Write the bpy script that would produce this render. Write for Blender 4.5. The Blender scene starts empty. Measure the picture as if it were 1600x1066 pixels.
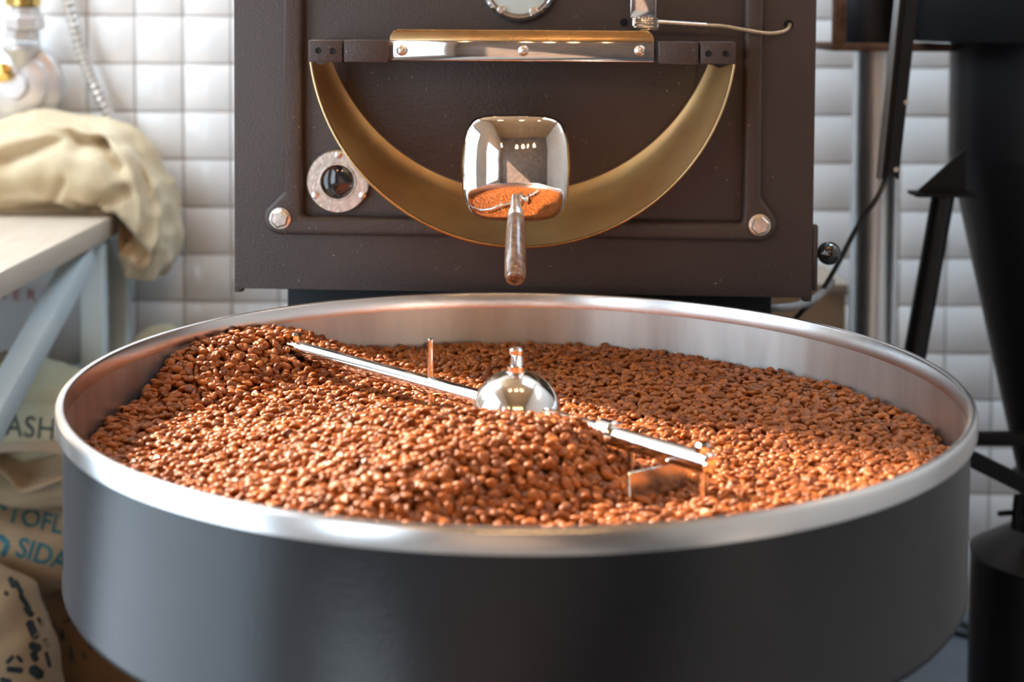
import bpy, bmesh, math, random
from mathutils import Vector, Matrix, noise
from mathutils.bvhtree import BVHTree
random.seed(7)
R_ = math.radians
C = bpy.context.scene.collection
scene = bpy.context.scene

# ------------------------------------------------------------------ camera
RIM = 0.99                        # height of the cooling tray rim above the floor
F = 2276.8                        # focal length in pixels of a 1600 px wide frame
PPY = 128.9                       # row of the optical axis (lens shifted down)
PITCH, ROLL = R_(2.6), R_(0.35)
CAM = Vector((-0.0063, -1.5, RIM + 0.372))
r0 = Vector((1, 0, 0)); f0 = Vector((0, math.cos(PITCH), -math.sin(PITCH))); u0 = Vector((0, math.sin(PITCH), math.cos(PITCH)))
RIGHT = r0 * math.cos(ROLL) + u0 * math.sin(ROLL)
UP = u0 * math.cos(ROLL) - r0 * math.sin(ROLL)
cd = bpy.data.cameras.new('camera'); cam = bpy.data.objects.new('camera', cd); C.objects.link(cam)
m3 = Matrix((RIGHT, UP, -f0)).transposed()
cam.matrix_world = Matrix.Translation(CAM) @ m3.to_4x4()
cd.sensor_width = 36; cd.lens = F / 1600 * 36; cd.shift_y = (PPY - 533) / 1600
cd.clip_start = 0.02; cd.clip_end = 60
cd.dof.use_dof = True; cd.dof.focus_distance = 1.72; cd.dof.aperture_fstop = 3.6
scene.camera = cam

# ------------------------------------------------------------------ world, daylight, exposure
w = bpy.data.worlds.new('world'); scene.world = w; w.use_nodes = True
bg = w.node_tree.nodes['Background']; bg.inputs[0].default_value = (0.80, 0.90, 1.0, 1); bg.inputs[1].default_value = 1.2
def light(name, kind, loc, direction, power, color, **kw):
    d = bpy.data.lights.new(name, kind); d.energy = power; d.color = color
    for k, v in kw.items(): setattr(d, k, v)
    o = bpy.data.objects.new(name, d); C.objects.link(o); o.location = loc
    if direction is not None: o.rotation_euler = Vector(direction).to_track_quat('-Z', 'Y').to_euler()
    return o
SUN_AZ, SUN_EL = R_(38), R_(36)    # sun behind and to the left, through the high window
sd = Vector((math.cos(SUN_AZ) * math.cos(SUN_EL), -math.sin(SUN_AZ) * math.cos(SUN_EL), -math.sin(SUN_EL)))
light('sun', 'SUN', (-6, 3, 6), sd, 27.0, (1.0, 0.77, 0.58), angle=R_(2.0))
light('shopfront_daylight', 'AREA', (-1.87, -0.54, 1.38), (1, 0, 0), 45, (0.70, 0.86, 1.0), shape='RECTANGLE', size=1.8, size_y=2.64)
light('high_window_daylight', 'AREA', (-1.87, 1.17, 2.85), (1, 0, 0), 105, (0.76, 0.89, 1.0), shape='RECTANGLE', size=1.1, size_y=2.4)
light('added_wall_fill', 'AREA', (1.45, 1.15, 4.33), (0, 0, -1), 74, (0.55, 0.78, 1.0), shape='RECTANGLE', size=1.3, size_y=0.9)  # added fill to brighten the right of the tiled wall
light('corner_window_daylight', 'AREA', (-1.87, -3.2, 1.55), (1, 0, 0), 45, (0.76, 0.89, 1.0), shape='RECTANGLE', size=1.7, size_y=2.3)
vs = scene.view_settings
vs.view_transform = 'Standard'; vs.look = 'None'; vs.gamma = 1.0; vs.use_curve_mapping = False; vs.exposure = -0.1

# ------------------------------------------------------------------ pixel -> world helpers
def ray(px, py):
    return (f0 + RIGHT * ((px - 800) / F) - UP * ((py - PPY) / F))
def at(px, py, Y):
    """world point seen at a photo pixel, on the vertical plane Y"""
    d = ray(px, py); return CAM + d * ((Y - CAM.y) / d.y)
def atz(px, py, z):
    d = ray(px, py); return CAM + d * ((z - CAM.z) / d.z)
def pix(p):
    v = Vector(p) - CAM; dz = v.dot(f0)
    return 800 + F * v.dot(RIGHT) / dz, PPY - F * v.dot(UP) / dz, dz

# ------------------------------------------------------------------ object helpers
def tag(o, label=None, cat=None, group=None, kind=None):
    for k, v in (('label', label), ('category', cat), ('group', group), ('kind', kind)):
        if v: o[k] = v
    return o
def empty(name, loc=(0, 0, 0), rz=0, **t):
    o = bpy.data.objects.new(name, None); C.objects.link(o); o.location = loc; o.rotation_euler = (0, 0, rz)
    o.empty_display_size = 0.05
    return tag(o, **t)
def obj(name, bm, mat, parent=None, loc=None, smooth=True, ang=38, **t):
    bmesh.ops.recalc_face_normals(bm, faces=bm.faces)
    if smooth:
        for f in bm.faces: f.smooth = True
        for e in bm.edges:
            if len(e.link_faces) == 2 and e.calc_face_angle(0) > R_(ang): e.smooth = False
    me = bpy.data.meshes.new(name); bm.to_mesh(me); bm.free()
    me.materials.append(mat)
    o = bpy.data.objects.new(name, me); C.objects.link(o)
    if parent is not None: o.parent = parent
    if loc is not None: o.location = loc
    return tag(o, **t)
def inst(o, parent=None, loc=None, rot=None, scale=None, name=None):
    c = o.copy(); C.objects.link(c)
    if name: c.name = name
    if parent is not None: c.parent = parent
    if loc is not None: c.location = loc
    if rot is not None: c.rotation_euler = rot
    if scale is not None: c.scale = scale
    return c
def B(): return bmesh.new()
def box(bm, lo, hi, bev=0.0, seg=2, M=None):
    b = bmesh.new()
    bmesh.ops.create_cube(b, size=1)
    for v in b.verts:
        v.co = Vector([(lo[i] + hi[i]) / 2 + v.co[i] * (hi[i] - lo[i]) for i in range(3)])
    if bev: bmesh.ops.bevel(b, geom=list(b.edges), offset=bev, segments=seg, profile=0.5, affect='EDGES')
    join(bm, b, M); return bm
def join(bm, b, M=None):
    if M is not None: bmesh.ops.transform(b, matrix=M, verts=b.verts)
    me = bpy.data.meshes.new('tmp'); b.to_mesh(me); b.free(); bm.from_mesh(me); bpy.data.meshes.remove(me)
def frame(a, b, up=Vector((0, 0, 1))):
    """matrix whose z axis runs from a to b, origin a"""
    z = (Vector(b) - Vector(a)).normalized()
    x = up.cross(z)
    if x.length < 1e-4: x = Vector((1, 0, 0)).cross(z)
    x.normalize(); y = z.cross(x)
    return Matrix.Translation(Vector(a)) @ Matrix((x, y, z)).transposed().to_4x4()
def lathe(bm, prof, seg=48, M=None, cap=True):
    """profile of (radius, z) turned about z"""
    b = bmesh.new(); rings = []
    for r, z in prof:
        if r < 1e-6: rings.append([b.verts.new((0, 0, z))])
        else: rings.append([b.verts.new((r * math.cos(2 * math.pi * i / seg), r * math.sin(2 * math.pi * i / seg), z)) for i in range(seg)])
    for a, c in zip(rings, rings[1:]):
        for i in range(seg):
            j = (i + 1) % seg
            if len(a) == 1 and len(c) == 1: break
            if len(a) == 1: b.faces.new((a[0], c[i], c[j]))
            elif len(c) == 1: b.faces.new((a[i], a[j], c[0]))
            else: b.faces.new((a[i], a[j], c[j], c[i]))
    if cap:
        for rr in (rings[0], rings[-1]):
            if len(rr) > 1:
                try: b.faces.new(rr)
                except ValueError: pass
    join(bm, b, M); return bm
def cyl(bm, a, b, r, seg=20, bev=0.0, r2=None):
    L = (Vector(b) - Vector(a)).length; r2 = r if r2 is None else r2
    p = [(0, 0), (r - bev, 0), (r, bev), (r2, L - bev), (r2 - bev, L), (0, L)] if bev else [(0, 0), (r, 0), (r2, L), (0, L)]
    return lathe(bm, p, seg, frame(a, b), cap=False)
def smooth_path(pts, n=8):
    P = [Vector(p) for p in pts]; out = []
    Q = [P[0] * 2 - P[1]] + P + [P[-1] * 2 - P[-2]]
    for i in range(1, len(Q) - 2):
        a, b, c, d = Q[i - 1:i + 3]
        for k in range(n):
            t = k / n
            out.append(0.5 * ((2 * b) + (c - a) * t + (2 * a - 5 * b + 4 * c - d) * t * t + (3 * b - a - 3 * c + d) * t ** 3))
    out.append(P[-1]); return out
def tube(bm, pts, r, seg=12, cap=True):
    """tube along points; r a number or one per point"""
    pts = [Vector(p) for p in pts]; n = len(pts)
    rr = r if isinstance(r, (list, tuple)) else [r] * n
    t0 = (pts[1] - pts[0]).normalized(); x = t0.orthogonal().normalized(); rings = []
    for i in range(n):
        t = (pts[min(i + 1, n - 1)] - pts[max(i - 1, 0)]).normalized()
        x = (x - t * x.dot(t)).normalized(); y = t.cross(x)
        rings.append([bm.verts.new(pts[i] + (x * math.cos(2 * math.pi * k / seg) + y * math.sin(2 * math.pi * k / seg)) * rr[i]) for k in range(seg)])
    for a, c in zip(rings, rings[1:]):
        for k in range(seg):
            j = (k + 1) % seg; bm.faces.new((a[k], a[j], c[j], c[k]))
    if cap: bm.faces.new(rings[0]); bm.faces.new(rings[-1])
    return bm
def prism(bm, outline, y0, y1, bev=0.0, seg=2):
    """polygon in x,z extruded in y from y0 (front) to y1"""
    b = bmesh.new()
    A = [b.verts.new((x, y0, z)) for x, z in outline]; D = [b.verts.new((x, y1, z)) for x, z in outline]
    n = len(outline)
    f = b.faces.new(A); b.faces.new(D)
    for i in range(n): b.faces.new((A[i], A[(i + 1) % n], D[(i + 1) % n], D[i]))
    bmesh.ops.recalc_face_normals(b, faces=b.faces)
    if bev:
        bmesh.ops.bevel(b, geom=list(f.edges), offset=bev, segments=seg, profile=0.5, affect='EDGES')
    join(bm, b); return bm
def grid_faces(bm, rows, close=False):
    for a, c in zip(rows, rows[1:]):
        n = len(a)
        for i in range(n if close else n - 1):
            j = (i + 1) % n; bm.faces.new((a[i], a[j], c[j], c[i]))

# ------------------------------------------------------------------ materials
def mat(name, col, rough=0.5, metal=0.0, spec=0.5, coat=0.0, var=0.0, vscale=6.0, bump=0.0, bscale=200.0, bdist=0.002,
        col2=None, rvar=0.0, stretch=(1, 1, 1), random_val=0.0, emit=None, sheen=0.0, wave=None):
    m = bpy.data.materials.new(name); m.use_nodes = True
    nt = m.node_tree; p = nt.nodes['Principled BSDF']; L = nt.links
    p.inputs['Base Color'].default_value = (*col, 1); p.inputs['Roughness'].default_value = rough
    p.inputs['Metallic'].default_value = metal; p.inputs['Specular IOR Level'].default_value = spec
    p.inputs['Coat Weight'].default_value = coat; p.inputs['Sheen Weight'].default_value = sheen
    tc = nt.nodes.new('ShaderNodeTexCoord'); mp = nt.nodes.new('ShaderNodeMapping')
    mp.inputs['Scale'].default_value = stretch; L.new(tc.outputs['Object'], mp.inputs[0])
    if var or col2:
        n = nt.nodes.new('ShaderNodeTexNoise'); n.inputs['Scale'].default_value = vscale; n.inputs['Detail'].default_value = 6
        L.new(mp.outputs[0], n.inputs['Vector'])
        r = nt.nodes.new('ShaderNodeValToRGB'); e = r.color_ramp.elements
        c2 = col2 or [min(1, c * (1 + var)) for c in col]; c1 = col if col2 else [c * (1 - var) for c in col]
        e[0].position = 0.35; e[0].color = (*c1, 1); e[1].position = 0.68; e[1].color = (*c2, 1)
        L.new(n.outputs[0], r.inputs[0]); out = r.outputs[0]
        if rvar:
            mr = nt.nodes.new('ShaderNodeMapRange'); mr.inputs[3].default_value = max(0.01, rough - rvar); mr.inputs[4].default_value = rough + rvar
            L.new(n.outputs[0], mr.inputs[0]); L.new(mr.outputs[0], p.inputs['Roughness'])
        L.new(out, p.inputs['Base Color'])
        if random_val:
            oi = nt.nodes.new('ShaderNodeObjectInfo'); hs = nt.nodes.new('ShaderNodeHueSaturation')
            mr2 = nt.nodes.new('ShaderNodeMapRange'); mr2.inputs[3].default_value = 1 - random_val; mr2.inputs[4].default_value = 1 + random_val
            L.new(oi.outputs['Random'], mr2.inputs[0]); L.new(mr2.outputs[0], hs.inputs['Value'])
            L.new(out, hs.inputs['Color']); L.new(hs.outputs[0], p.inputs['Base Color'])
    if bump:
        if wave:
            h = None
            for ax in wave:
                wv = nt.nodes.new('ShaderNodeTexWave'); wv.bands_direction = ax; wv.inputs['Scale'].default_value = bscale
                wv.inputs['Distortion'].default_value = 1.5; wv.inputs['Detail'].default_value = 1
                L.new(mp.outputs[0], wv.inputs['Vector'])
                if h is None: h = wv.outputs['Fac']
                else:
                    ad = nt.nodes.new('ShaderNodeMath'); ad.operation = 'ADD'; L.new(h, ad.inputs[0]); L.new(wv.outputs['Fac'], ad.inputs[1]); h = ad.outputs[0]
        else:
            nb = nt.nodes.new('ShaderNodeTexNoise'); nb.inputs['Scale'].default_value = bscale; nb.inputs['Detail'].default_value = 3
            L.new(mp.outputs[0], nb.inputs['Vector']); h = nb.outputs[0]
        bn = nt.nodes.new('ShaderNodeBump'); bn.inputs['Strength'].default_value = bump; bn.inputs['Distance'].default_value = bdist
        L.new(h, bn.inputs['Height']); L.new(bn.outputs[0], p.inputs['Normal'])
    if emit:
        p.inputs['Emission Color'].default_value = (*emit[0], 1); p.inputs['Emission Strength'].default_value = emit[1]
    return m
def mat_specks(name, col, rough, dust, bump=0.25):
    """dark painted casting with fine grain and scattered dust specks"""
    m = mat(name, col, rough, spec=0.5, var=0.12, vscale=5, bump=bump * 1.6, bscale=300, bdist=0.002)
    nt = m.node_tree; L = nt.links; p = nt.nodes['Principled BSDF']
    src = p.inputs['Base Color'].links[0].from_socket
    tc = nt.nodes.new('ShaderNodeTexCoord'); vo = nt.nodes.new('ShaderNodeTexVoronoi'); vo.inputs['Scale'].default_value = 75
    L.new(tc.outputs['Object'], vo.inputs['Vector'])
    r = nt.nodes.new('ShaderNodeValToRGB'); r.color_ramp.elements[0].position = 0.05; r.color_ramp.elements[0].color = (1, 1, 1, 1)
    r.color_ramp.elements[1].position = 0.10; r.color_ramp.elements[1].color = (0, 0, 0, 1)
    L.new(vo.outputs['Distance'], r.inputs[0])
    n = nt.nodes.new('ShaderNodeTexNoise'); n.inputs['Scale'].default_value = 9; L.new(tc.outputs['Object'], n.inputs['Vector'])
    r2 = nt.nodes.new('ShaderNodeValToRGB'); r2.color_ramp.elements[0].position = 0.45; r2.color_ramp.elements[1].position = 0.62
    L.new(n.outputs[0], r2.inputs[0])
    mu = nt.nodes.new('ShaderNodeMath'); mu.operation = 'MULTIPLY'; L.new(r.outputs[0], mu.inputs[0]); L.new(r2.outputs[0], mu.inputs[1])
    mx = nt.nodes.new('ShaderNodeMix'); mx.data_type = 'RGBA'
    L.new(mu.outputs[0], mx.inputs['Factor']); L.new(src, mx.inputs['A']); mx.inputs['B'].default_value = (*dust, 1)
    L.new(mx.outputs['Result'], p.inputs['Base Color'])
    return m
M_FACE = mat_specks('dark_cast_iron_paint', (0.052, 0.034, 0.029), 0.43, (0.30, 0.24, 0.19))
M_FACE2 = mat_specks('dark_door_paint', (0.040, 0.026, 0.021), 0.42, (0.30, 0.22, 0.15))
M_SHELL = mat('blue_black_powder_coat', (0.005, 0.0065, 0.010), 0.29, spec=0.5, var=0.25, vscale=9, bump=0.12, bscale=260, bdist=0.002)
M_BLACK = mat('matt_black_paint', (0.009, 0.010, 0.013), 0.38, spec=0.35, bump=0.1, bscale=200)
M_DEEP = mat('black_steel', (0.005, 0.006, 0.008), 0.55, spec=0.25, bump=0.05)
M_CHROME = mat('polished_chrome', (0.86, 0.85, 0.84), 0.055, 1.0, var=0.05, vscale=30, rvar=0.03)
M_MIRROR = mat('mirror_steel', (0.84, 0.81, 0.78), 0.035, 1.0, var=0.04, vscale=40, rvar=0.02)
M_STEEL = mat('brushed_steel', (0.64, 0.62, 0.59), 0.23, 1.0, var=0.10, vscale=14, rvar=0.06, bump=0.04, bscale=60, stretch=(3, 3, .5), bdist=0.0006)
M_WALLST = mat('circumferentially_brushed_steel', (0.70, 0.69, 0.66), 0.36, 1.0, var=0.08, vscale=14, rvar=0.05, stretch=(3, 3, .5))
_p = M_WALLST.node_tree.nodes['Principled BSDF']; _p.inputs['Anisotropic'].default_value = 0.8; _p.inputs['Anisotropic Rotation'].default_value = 0.25
_t = M_WALLST.node_tree.nodes.new('ShaderNodeTangent'); _t.direction_type = 'RADIAL'; _t.axis = 'Z'
M_WALLST.node_tree.links.new(_t.outputs[0], _p.inputs['Tangent'])
M_RIM = mat('satin_rim_steel', (0.74, 0.74, 0.74), 0.24, 1.0, var=0.05, vscale=10, rvar=0.04)
M_CHUTE = mat('reflection_tinted_steel', (1.0, 0.62, 0.28), 0.36, 0.80, var=0.16, vscale=11, rvar=0.08, bump=0.04, bscale=120, bdist=0.0006)  # steel with the warm reflected glow tinted into its base colour
M_FLANGE = mat('reflection_tinted_flange', (0.60, 0.40, 0.20), 0.26, 1.0, var=0.15, vscale=14, rvar=0.06)  # golden reflection put into the flange and lip colour
M_HUB = mat('satin_chrome', (0.82, 0.80, 0.77), 0.13, 1.0, var=0.05, vscale=30, rvar=0.05)
M_BOLT = mat('zinc_bolt', (0.72, 0.66, 0.60), 0.28, 1.0, var=0.15, vscale=120, bump=0.15, bscale=300)
M_RUST = mat('rusty_angle_iron', (0.10, 0.06, 0.045), 0.75, 0.3, col2=(0.26, 0.16, 0.11), vscale=40, bump=0.3, bscale=120)
M_GLASS = mat('dark_sight_glass', (0.012, 0.013, 0.018), 0.05, spec=0.7, coat=0.6)
M_WOOD = mat('worn_handle_wood', (0.10, 0.045, 0.022), 0.36, coat=0.3, col2=(0.27, 0.15, 0.085), vscale=30, stretch=(6, 6, 1), bump=0.1, bscale=80)
M_TILE = mat('white_glazed_tile', (0.86, 0.87, 0.88), 0.16, var=0.03, vscale=4, random_val=0.05, coat=0.2)
M_GROUT = mat('stained_grout', (0.50, 0.42, 0.36), 0.9, col2=(0.62, 0.56, 0.50), vscale=8, bump=0.3, bscale=80)
M_FLOOR = mat('concrete_floor', (0.11, 0.125, 0.145), 0.6, var=0.12, vscale=3, bump=0.1, bscale=40)
M_PLASTER = mat('plaster_wall', (0.55, 0.52, 0.49), 0.8, var=0.06, vscale=2, bump=0.1, bscale=60)
M_BRICKW = mat('dark_rear_wall', (0.16, 0.12, 0.10), 0.8, var=0.2, vscale=3, bump=0.1, bscale=40)
M_CEIL = mat('wooden_ceiling', (0.34, 0.22, 0.12), 0.8, var=0.1, vscale=2)
M_FRAME = mat('window_frame_paint', (0.06, 0.06, 0.065), 0.5, var=0.05)
M_TABLE = mat('pale_wood_top', (0.62, 0.51, 0.40), 0.35, col2=(0.70, 0.60, 0.49), vscale=7, stretch=(10, 1, 10), bump=0.05)
M_TEDGE = M_TABLE
M_LEG = mat('pale_blue_steel', (0.64, 0.74, 0.77), 0.42, var=0.03, vscale=8)
def burlap(name, a, b): return mat(name, a, 0.9, col2=b, vscale=9, bump=0.55, bscale=95, bdist=0.003, wave=('X', 'Z'), sheen=0.2, spec=0.2)
M_BUR1 = burlap('cream_burlap', (0.68, 0.54, 0.34), (0.80, 0.68, 0.47))
M_BUR2 = burlap('olive_burlap', (0.50, 0.47, 0.30), (0.62, 0.58, 0.40))
M_BUR3 = burlap('tan_burlap', (0.46, 0.34, 0.21), (0.58, 0.45, 0.30))
M_BUR4 = burlap('brown_burlap', (0.33, 0.19, 0.095), (0.42, 0.26, 0.14))
M_WHITEBAG = mat('white_woven_plastic', (0.66, 0.68, 0.70), 0.5, var=0.06, vscale=7, bump=0.3, bscale=60, wave=('X', 'Z'), bdist=0.002)
M_INKG = mat('dark_green_ink', (0.05, 0.07, 0.065), 0.9, col2=(0.12, 0.13, 0.10), vscale=60)
M_INKB = mat('teal_ink', (0.02, 0.14, 0.20), 0.9, col2=(0.06, 0.24, 0.30), vscale=60)
M_INKK = mat('blue_black_ink', (0.015, 0.025, 0.04), 0.9, col2=(0.04, 0.06, 0.07), vscale=60)
M_INKR = mat('faded_red_ink', (0.42, 0.07, 0.09), 0.8, col2=(0.55, 0.18, 0.19), vscale=50)
M_BRASS = mat('brass', (0.80, 0.56, 0.17), 0.22, 1.0, var=0.1, vscale=40)
M_WHITEM = mat('white_cast_metal', (0.68, 0.66, 0.66), 0.32, 0.5, var=0.06, vscale=20)
M_HOSE = mat('corrugated_steel', (0.62, 0.60, 0.58), 0.3, 0.8, var=0.08, vscale=30)
M_CARD = mat('cardboard', (0.34, 0.23, 0.14), 0.8, var=0.08, vscale=8)
M_TAPE = mat('pale_tape', (0.40, 0.32, 0.24), 0.5, var=0.05)
M_CABLE = mat('black_cable', (0.02, 0.024, 0.028), 0.4, bump=0.05)
M_GCABLE = mat('grey_cable', (0.24, 0.25, 0.26), 0.45, var=0.05)
M_DUCT = mat('galvanised_duct', (0.84, 0.88, 0.92), 0.36, 1.0, var=0.05, vscale=12, rvar=0.05)
M_PROBE = mat('fabric_probe_lead', (0.55, 0.42, 0.28), 0.4, 0.5, var=0.15, vscale=200, bump=0.2, bscale=500)
M_DIAL = mat('pale_dial', (0.62, 0.70, 0.68), 0.15, coat=0.8, var=0.05)
M_KNOB = mat('black_bakelite', (0.012, 0.010, 0.010), 0.08, coat=0.6, spec=0.6)
M_BULB = mat('lamp_bulb', (1, 0.7, 0.4), 0.4, emit=((1.0, 0.55, 0.22), 60))
def bean_material():
    m = bpy.data.materials.new('roasted_bean'); m.use_nodes = True; nt = m.node_tree; L = nt.links; p = nt.nodes['Principled BSDF']
    oi = nt.nodes.new('ShaderNodeObjectInfo'); r = nt.nodes.new('ShaderNodeValToRGB'); e = r.color_ramp.elements
    e[0].position = 0; e[0].color = (0.135, 0.037, 0.0060, 1); e[1].position = 1; e[1].color = (0.330, 0.093, 0.0145, 1)
    k = e.new(0.35); k.color = (0.220, 0.061, 0.0095, 1); k = e.new(0.75); k.color = (0.275, 0.076, 0.0115, 1)
    L.new(oi.outputs['Random'], r.inputs[0])
    tc = nt.nodes.new('ShaderNodeTexCoord'); n = nt.nodes.new('ShaderNodeTexNoise'); n.inputs['Scale'].default_value = 420; n.inputs['Detail'].default_value = 3
    L.new(tc.outputs['Object'], n.inputs['Vector'])
    hs = nt.nodes.new('ShaderNodeHueSaturation'); mr = nt.nodes.new('ShaderNodeMapRange'); mr.inputs[3].default_value = 0.78; mr.inputs[4].default_value = 1.22
    L.new(n.outputs[0], mr.inputs[0]); L.new(mr.outputs[0], hs.inputs['Value']); L.new(r.outputs[0], hs.inputs['Color']); L.new(hs.outputs[0], p.inputs['Base Color'])
    bn = nt.nodes.new('ShaderNodeBump'); bn.inputs['Strength'].default_value = 0.25; bn.inputs['Distance'].default_value = 0.0008
    L.new(n.outputs[0], bn.inputs['Height']); L.new(bn.outputs[0], p.inputs['Normal'])
    p.inputs['Roughness'].default_value = 0.43; p.inputs['Specular IOR Level'].default_value = 0.24
    return m
M_BEAN = bean_material()
def pane_material():
    m = bpy.data.materials.new('window_pane'); m.use_nodes = True; nt = m.node_tree; L = nt.links
    nt.nodes.remove(nt.nodes['Principled BSDF'])
    t = nt.nodes.new('ShaderNodeBsdfTransparent'); g = nt.nodes.new('ShaderNodeBsdfGlossy'); g.inputs['Roughness'].default_value = 0.02
    mx = nt.nodes.new('ShaderNodeMixShader'); mx.inputs[0].default_value = 0.05
    L.new(t.outputs[0], mx.inputs[1]); L.new(g.outputs[0], mx.inputs[2]); L.new(mx.outputs[0], nt.nodes['Material Output'].inputs[0])
    return m
M_PANE = pane_material()

# ------------------------------------------------------------------ room
XL, XR, YF, YB, ZC = -1.85, 2.5, -4.6, 1.8, 4.3
def slab(name, lo, hi, m, parent=None): return obj(name, box(B(), lo, hi), m, parent, smooth=False, kind=None if parent else 'structure')
slab('floor', (XL - .2, YF - .2, -0.1), (XR + .2, YB + .2, 0), M_FLOOR)
SK = (0.78, 2.12, 0.58, 1.72)      # opening cut for the added skylight: x0, x1, y0, y1
b = B()
box(b, (XL - .2, YF - .2, ZC), (XR + .2, SK[2], ZC + .1)); box(b, (XL - .2, SK[3], ZC), (XR + .2, YB + .2, ZC + .1))
box(b, (XL - .2, SK[2], ZC), (SK[0], SK[3], ZC + .1)); box(b, (SK[1], SK[2], ZC), (XR + .2, SK[3], ZC + .1))
obj('ceiling', b, M_CEIL, smooth=False, kind='structure')
e = empty('window_4', (1.45, 1.15, ZC + .06), kind='structure')  # invented skylight out of view, housing the added wall fill
obj('pane', box(B(), (-.66, -.56, -.004), (.66, .56, .004)), M_PANE, e, smooth=False)
f = B(); box(f, (-.67, -.57, -.02), (-.63, .57, .02)); box(f, (.63, -.57, -.02), (.67, .57, .02)); box(f, (-.63, -.57, -.02), (.63, -.53, .02)); box(f, (-.63, .53, -.02), (.63, .57, .02))
obj('window_frame', f, M_FRAME, e, smooth=False)
slab('wall_right', (XR, YF, 0), (XR + .15, YB, ZC), M_PLASTER)
slab('wall_front', (XL, YF - .15, 0), (XR, YF, ZC), M_BRICKW)
wall_back = slab('wall_back', (XL - .15, YB, 0), (XR + .15, YB + .15, ZC), M_GROUT)
# left wall with two window openings
W1 = (-1.5, 0.42, 0.04, 2.75); W2 = (0.56, 1.80, 1.55, 4.15)
W3 = (-4.1, -2.3, 0.35, 2.75)
b = B()
box(b, (XL - .15, YF, 0), (XL, YB, W1[2])); box(b, (XL - .15, W3[1], W1[2]), (XL, W1[0], ZC))
box(b, (XL - .15, YF, W1[2]), (XL, W3[0], ZC)); box(b, (XL - .15, W3[0], W1[2]), (XL, W3[1], W3[2])); box(b, (XL - .15, W3[0], W3[3]), (XL, W3[1], ZC))
box(b, (XL - .15, W1[0], W1[3]), (XL, W1[1], ZC)); box(b, (XL - .15, W1[1], W1[2]), (XL, W2[0], ZC))
box(b, (XL - .15, W2[0], W1[2]), (XL, YB, W2[2])); box(b, (XL - .15, W2[0], W2[3]), (XL, YB, ZC))
obj('wall_left', b, M_PLASTER, smooth=False, kind='structure')
for i, (ya, yb, za, zb) in enumerate((W1, W2, W3)):
    e = empty('window_%d' % (i + 1), (XL - .08, (ya + yb) / 2, za), kind='structure')
    hy, hz = (yb - ya) / 2, zb - za; t = 0.03
    f = B()
    box(f, (-t, -hy, 0), (t, -hy + .05, hz)); box(f, (-t, hy - .05, 0), (t, hy, hz)); box(f, (-t, -hy + .05, 0), (t, hy - .05, .05)); box(f, (-t, -hy + .05, hz - .05), (t, hy - .05, hz))
    if i == 0:
        for q in (-hy / 3, hy / 3): box(f, (-t, q - .025, .05), (t, q + .025, hz - .05))
    obj('window_frame', f, M_FRAME, e, smooth=False)
    obj('pane', box(B(), (-.004, -hy + .05, .05), (.004, hy - .05, hz - .05)), M_PANE, e, smooth=False)
# wall tiles: each tile proud of recessed grout
TS = 0.1085; p0 = at(212, 99, YB); GX, GZ = p0.x, p0.z
tb = B(); g = 0.0018
box(tb, (g, -.006, g), (TS - g, 0, TS - g), 0.0022, 2)
for v in list(tb.verts): pass
spots = []
i0 = math.floor((XL - GX) / TS) + 1; i1 = math.floor((XR - GX) / TS) - 1
j0 = 0
while GZ - j0 * TS > TS: j0 += 1
for i in range(i0, i1):
    for j in range(-j0, int((2.6 - GZ) / TS)):
        x, z = GX + i * TS, GZ + j * TS
        u, v, _ = pix((x + TS / 2, YB, z + TS / 2))
        vis = -60 < u < 1660 and -60 < v < 1100 and not (420 < u < 1230)
        spots.append((0 if vis else 1, abs(v - 350), x, z))
spots.sort(); near, rest = spots[:290], spots[290:]
tile0 = None
for _, _, x, z in near:
    jit = (random.uniform(-.0005, .0005), YB, z)
    if tile0 is None:
        tile0 = obj('tile', tb.copy(), M_TILE, wall_back, loc=(x, YB, z))
    else: inst(tile0, wall_back, (x + random.uniform(-.0006, .0006), YB + random.uniform(0, .001), z + random.uniform(-.0006, .0006)), (random.uniform(-.004, .004), 0, random.uniform(-.004, .004)))
rb = B(); me_t = tile0.data
for _, _, x, z in rest:
    k = len(rb.verts); rb.from_mesh(me_t); rb.verts.ensure_lookup_table()
    for v in rb.verts[k:]: v.co += Vector((x, YB, z))
obj('tile_field', rb, M_TILE, wall_back, kind='stuff')
tb.free()

# ------------------------------------------------------------------ ceiling lamps of the room (seen mirrored in the chrome)
for k, (lx, ly, zl) in enumerate(((-1.15, -2.9, 2.75), (-0.30, -3.1, 2.75), (0.02, -3.1, 2.75), (0.36, -3.1, 2.75), (0.80, -3.0, 2.75), (-.55, -.45, 3.3), (0.0, -.5, 3.3), (.5, -.45, 3.3))):
    e = empty('pendant_lamp', (lx, ly, zl), label=('leftmost bulb of the front row', 'second bulb of the front row', 'third bulb of the front row', 'fourth bulb of the front row', 'rightmost bulb of the front row', 'left bulb of the overhead row', 'middle bulb of the overhead row', 'right bulb of the overhead row')[k] + ' of warm lamps mirrored in the dome', cat='lamp', group='warm pendant bulbs')
    obj('bulb', lathe(B(), [(0, -.07), (.03, -.06), (.045, -.03), (.04, 0), (.02, .03), (.018, .05)], 20), M_BULB, e)
    obj('socket', lathe(B(), [(.02, .04), (.024, .05), (.024, .11), (.008, .13)], 16), M_BRASS, e)
    obj('cord', cyl(B(), (0, 0, .12), (0, 0, ZC - zl), .004, 8), M_CABLE, e)
    lo = light('lamp_light', 'POINT', (0, 0, -.13), None, (5 if ly < -1 else 5.5), (1.0, 0.62, 0.32), shadow_soft_size=0.06); lo.parent = e

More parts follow.
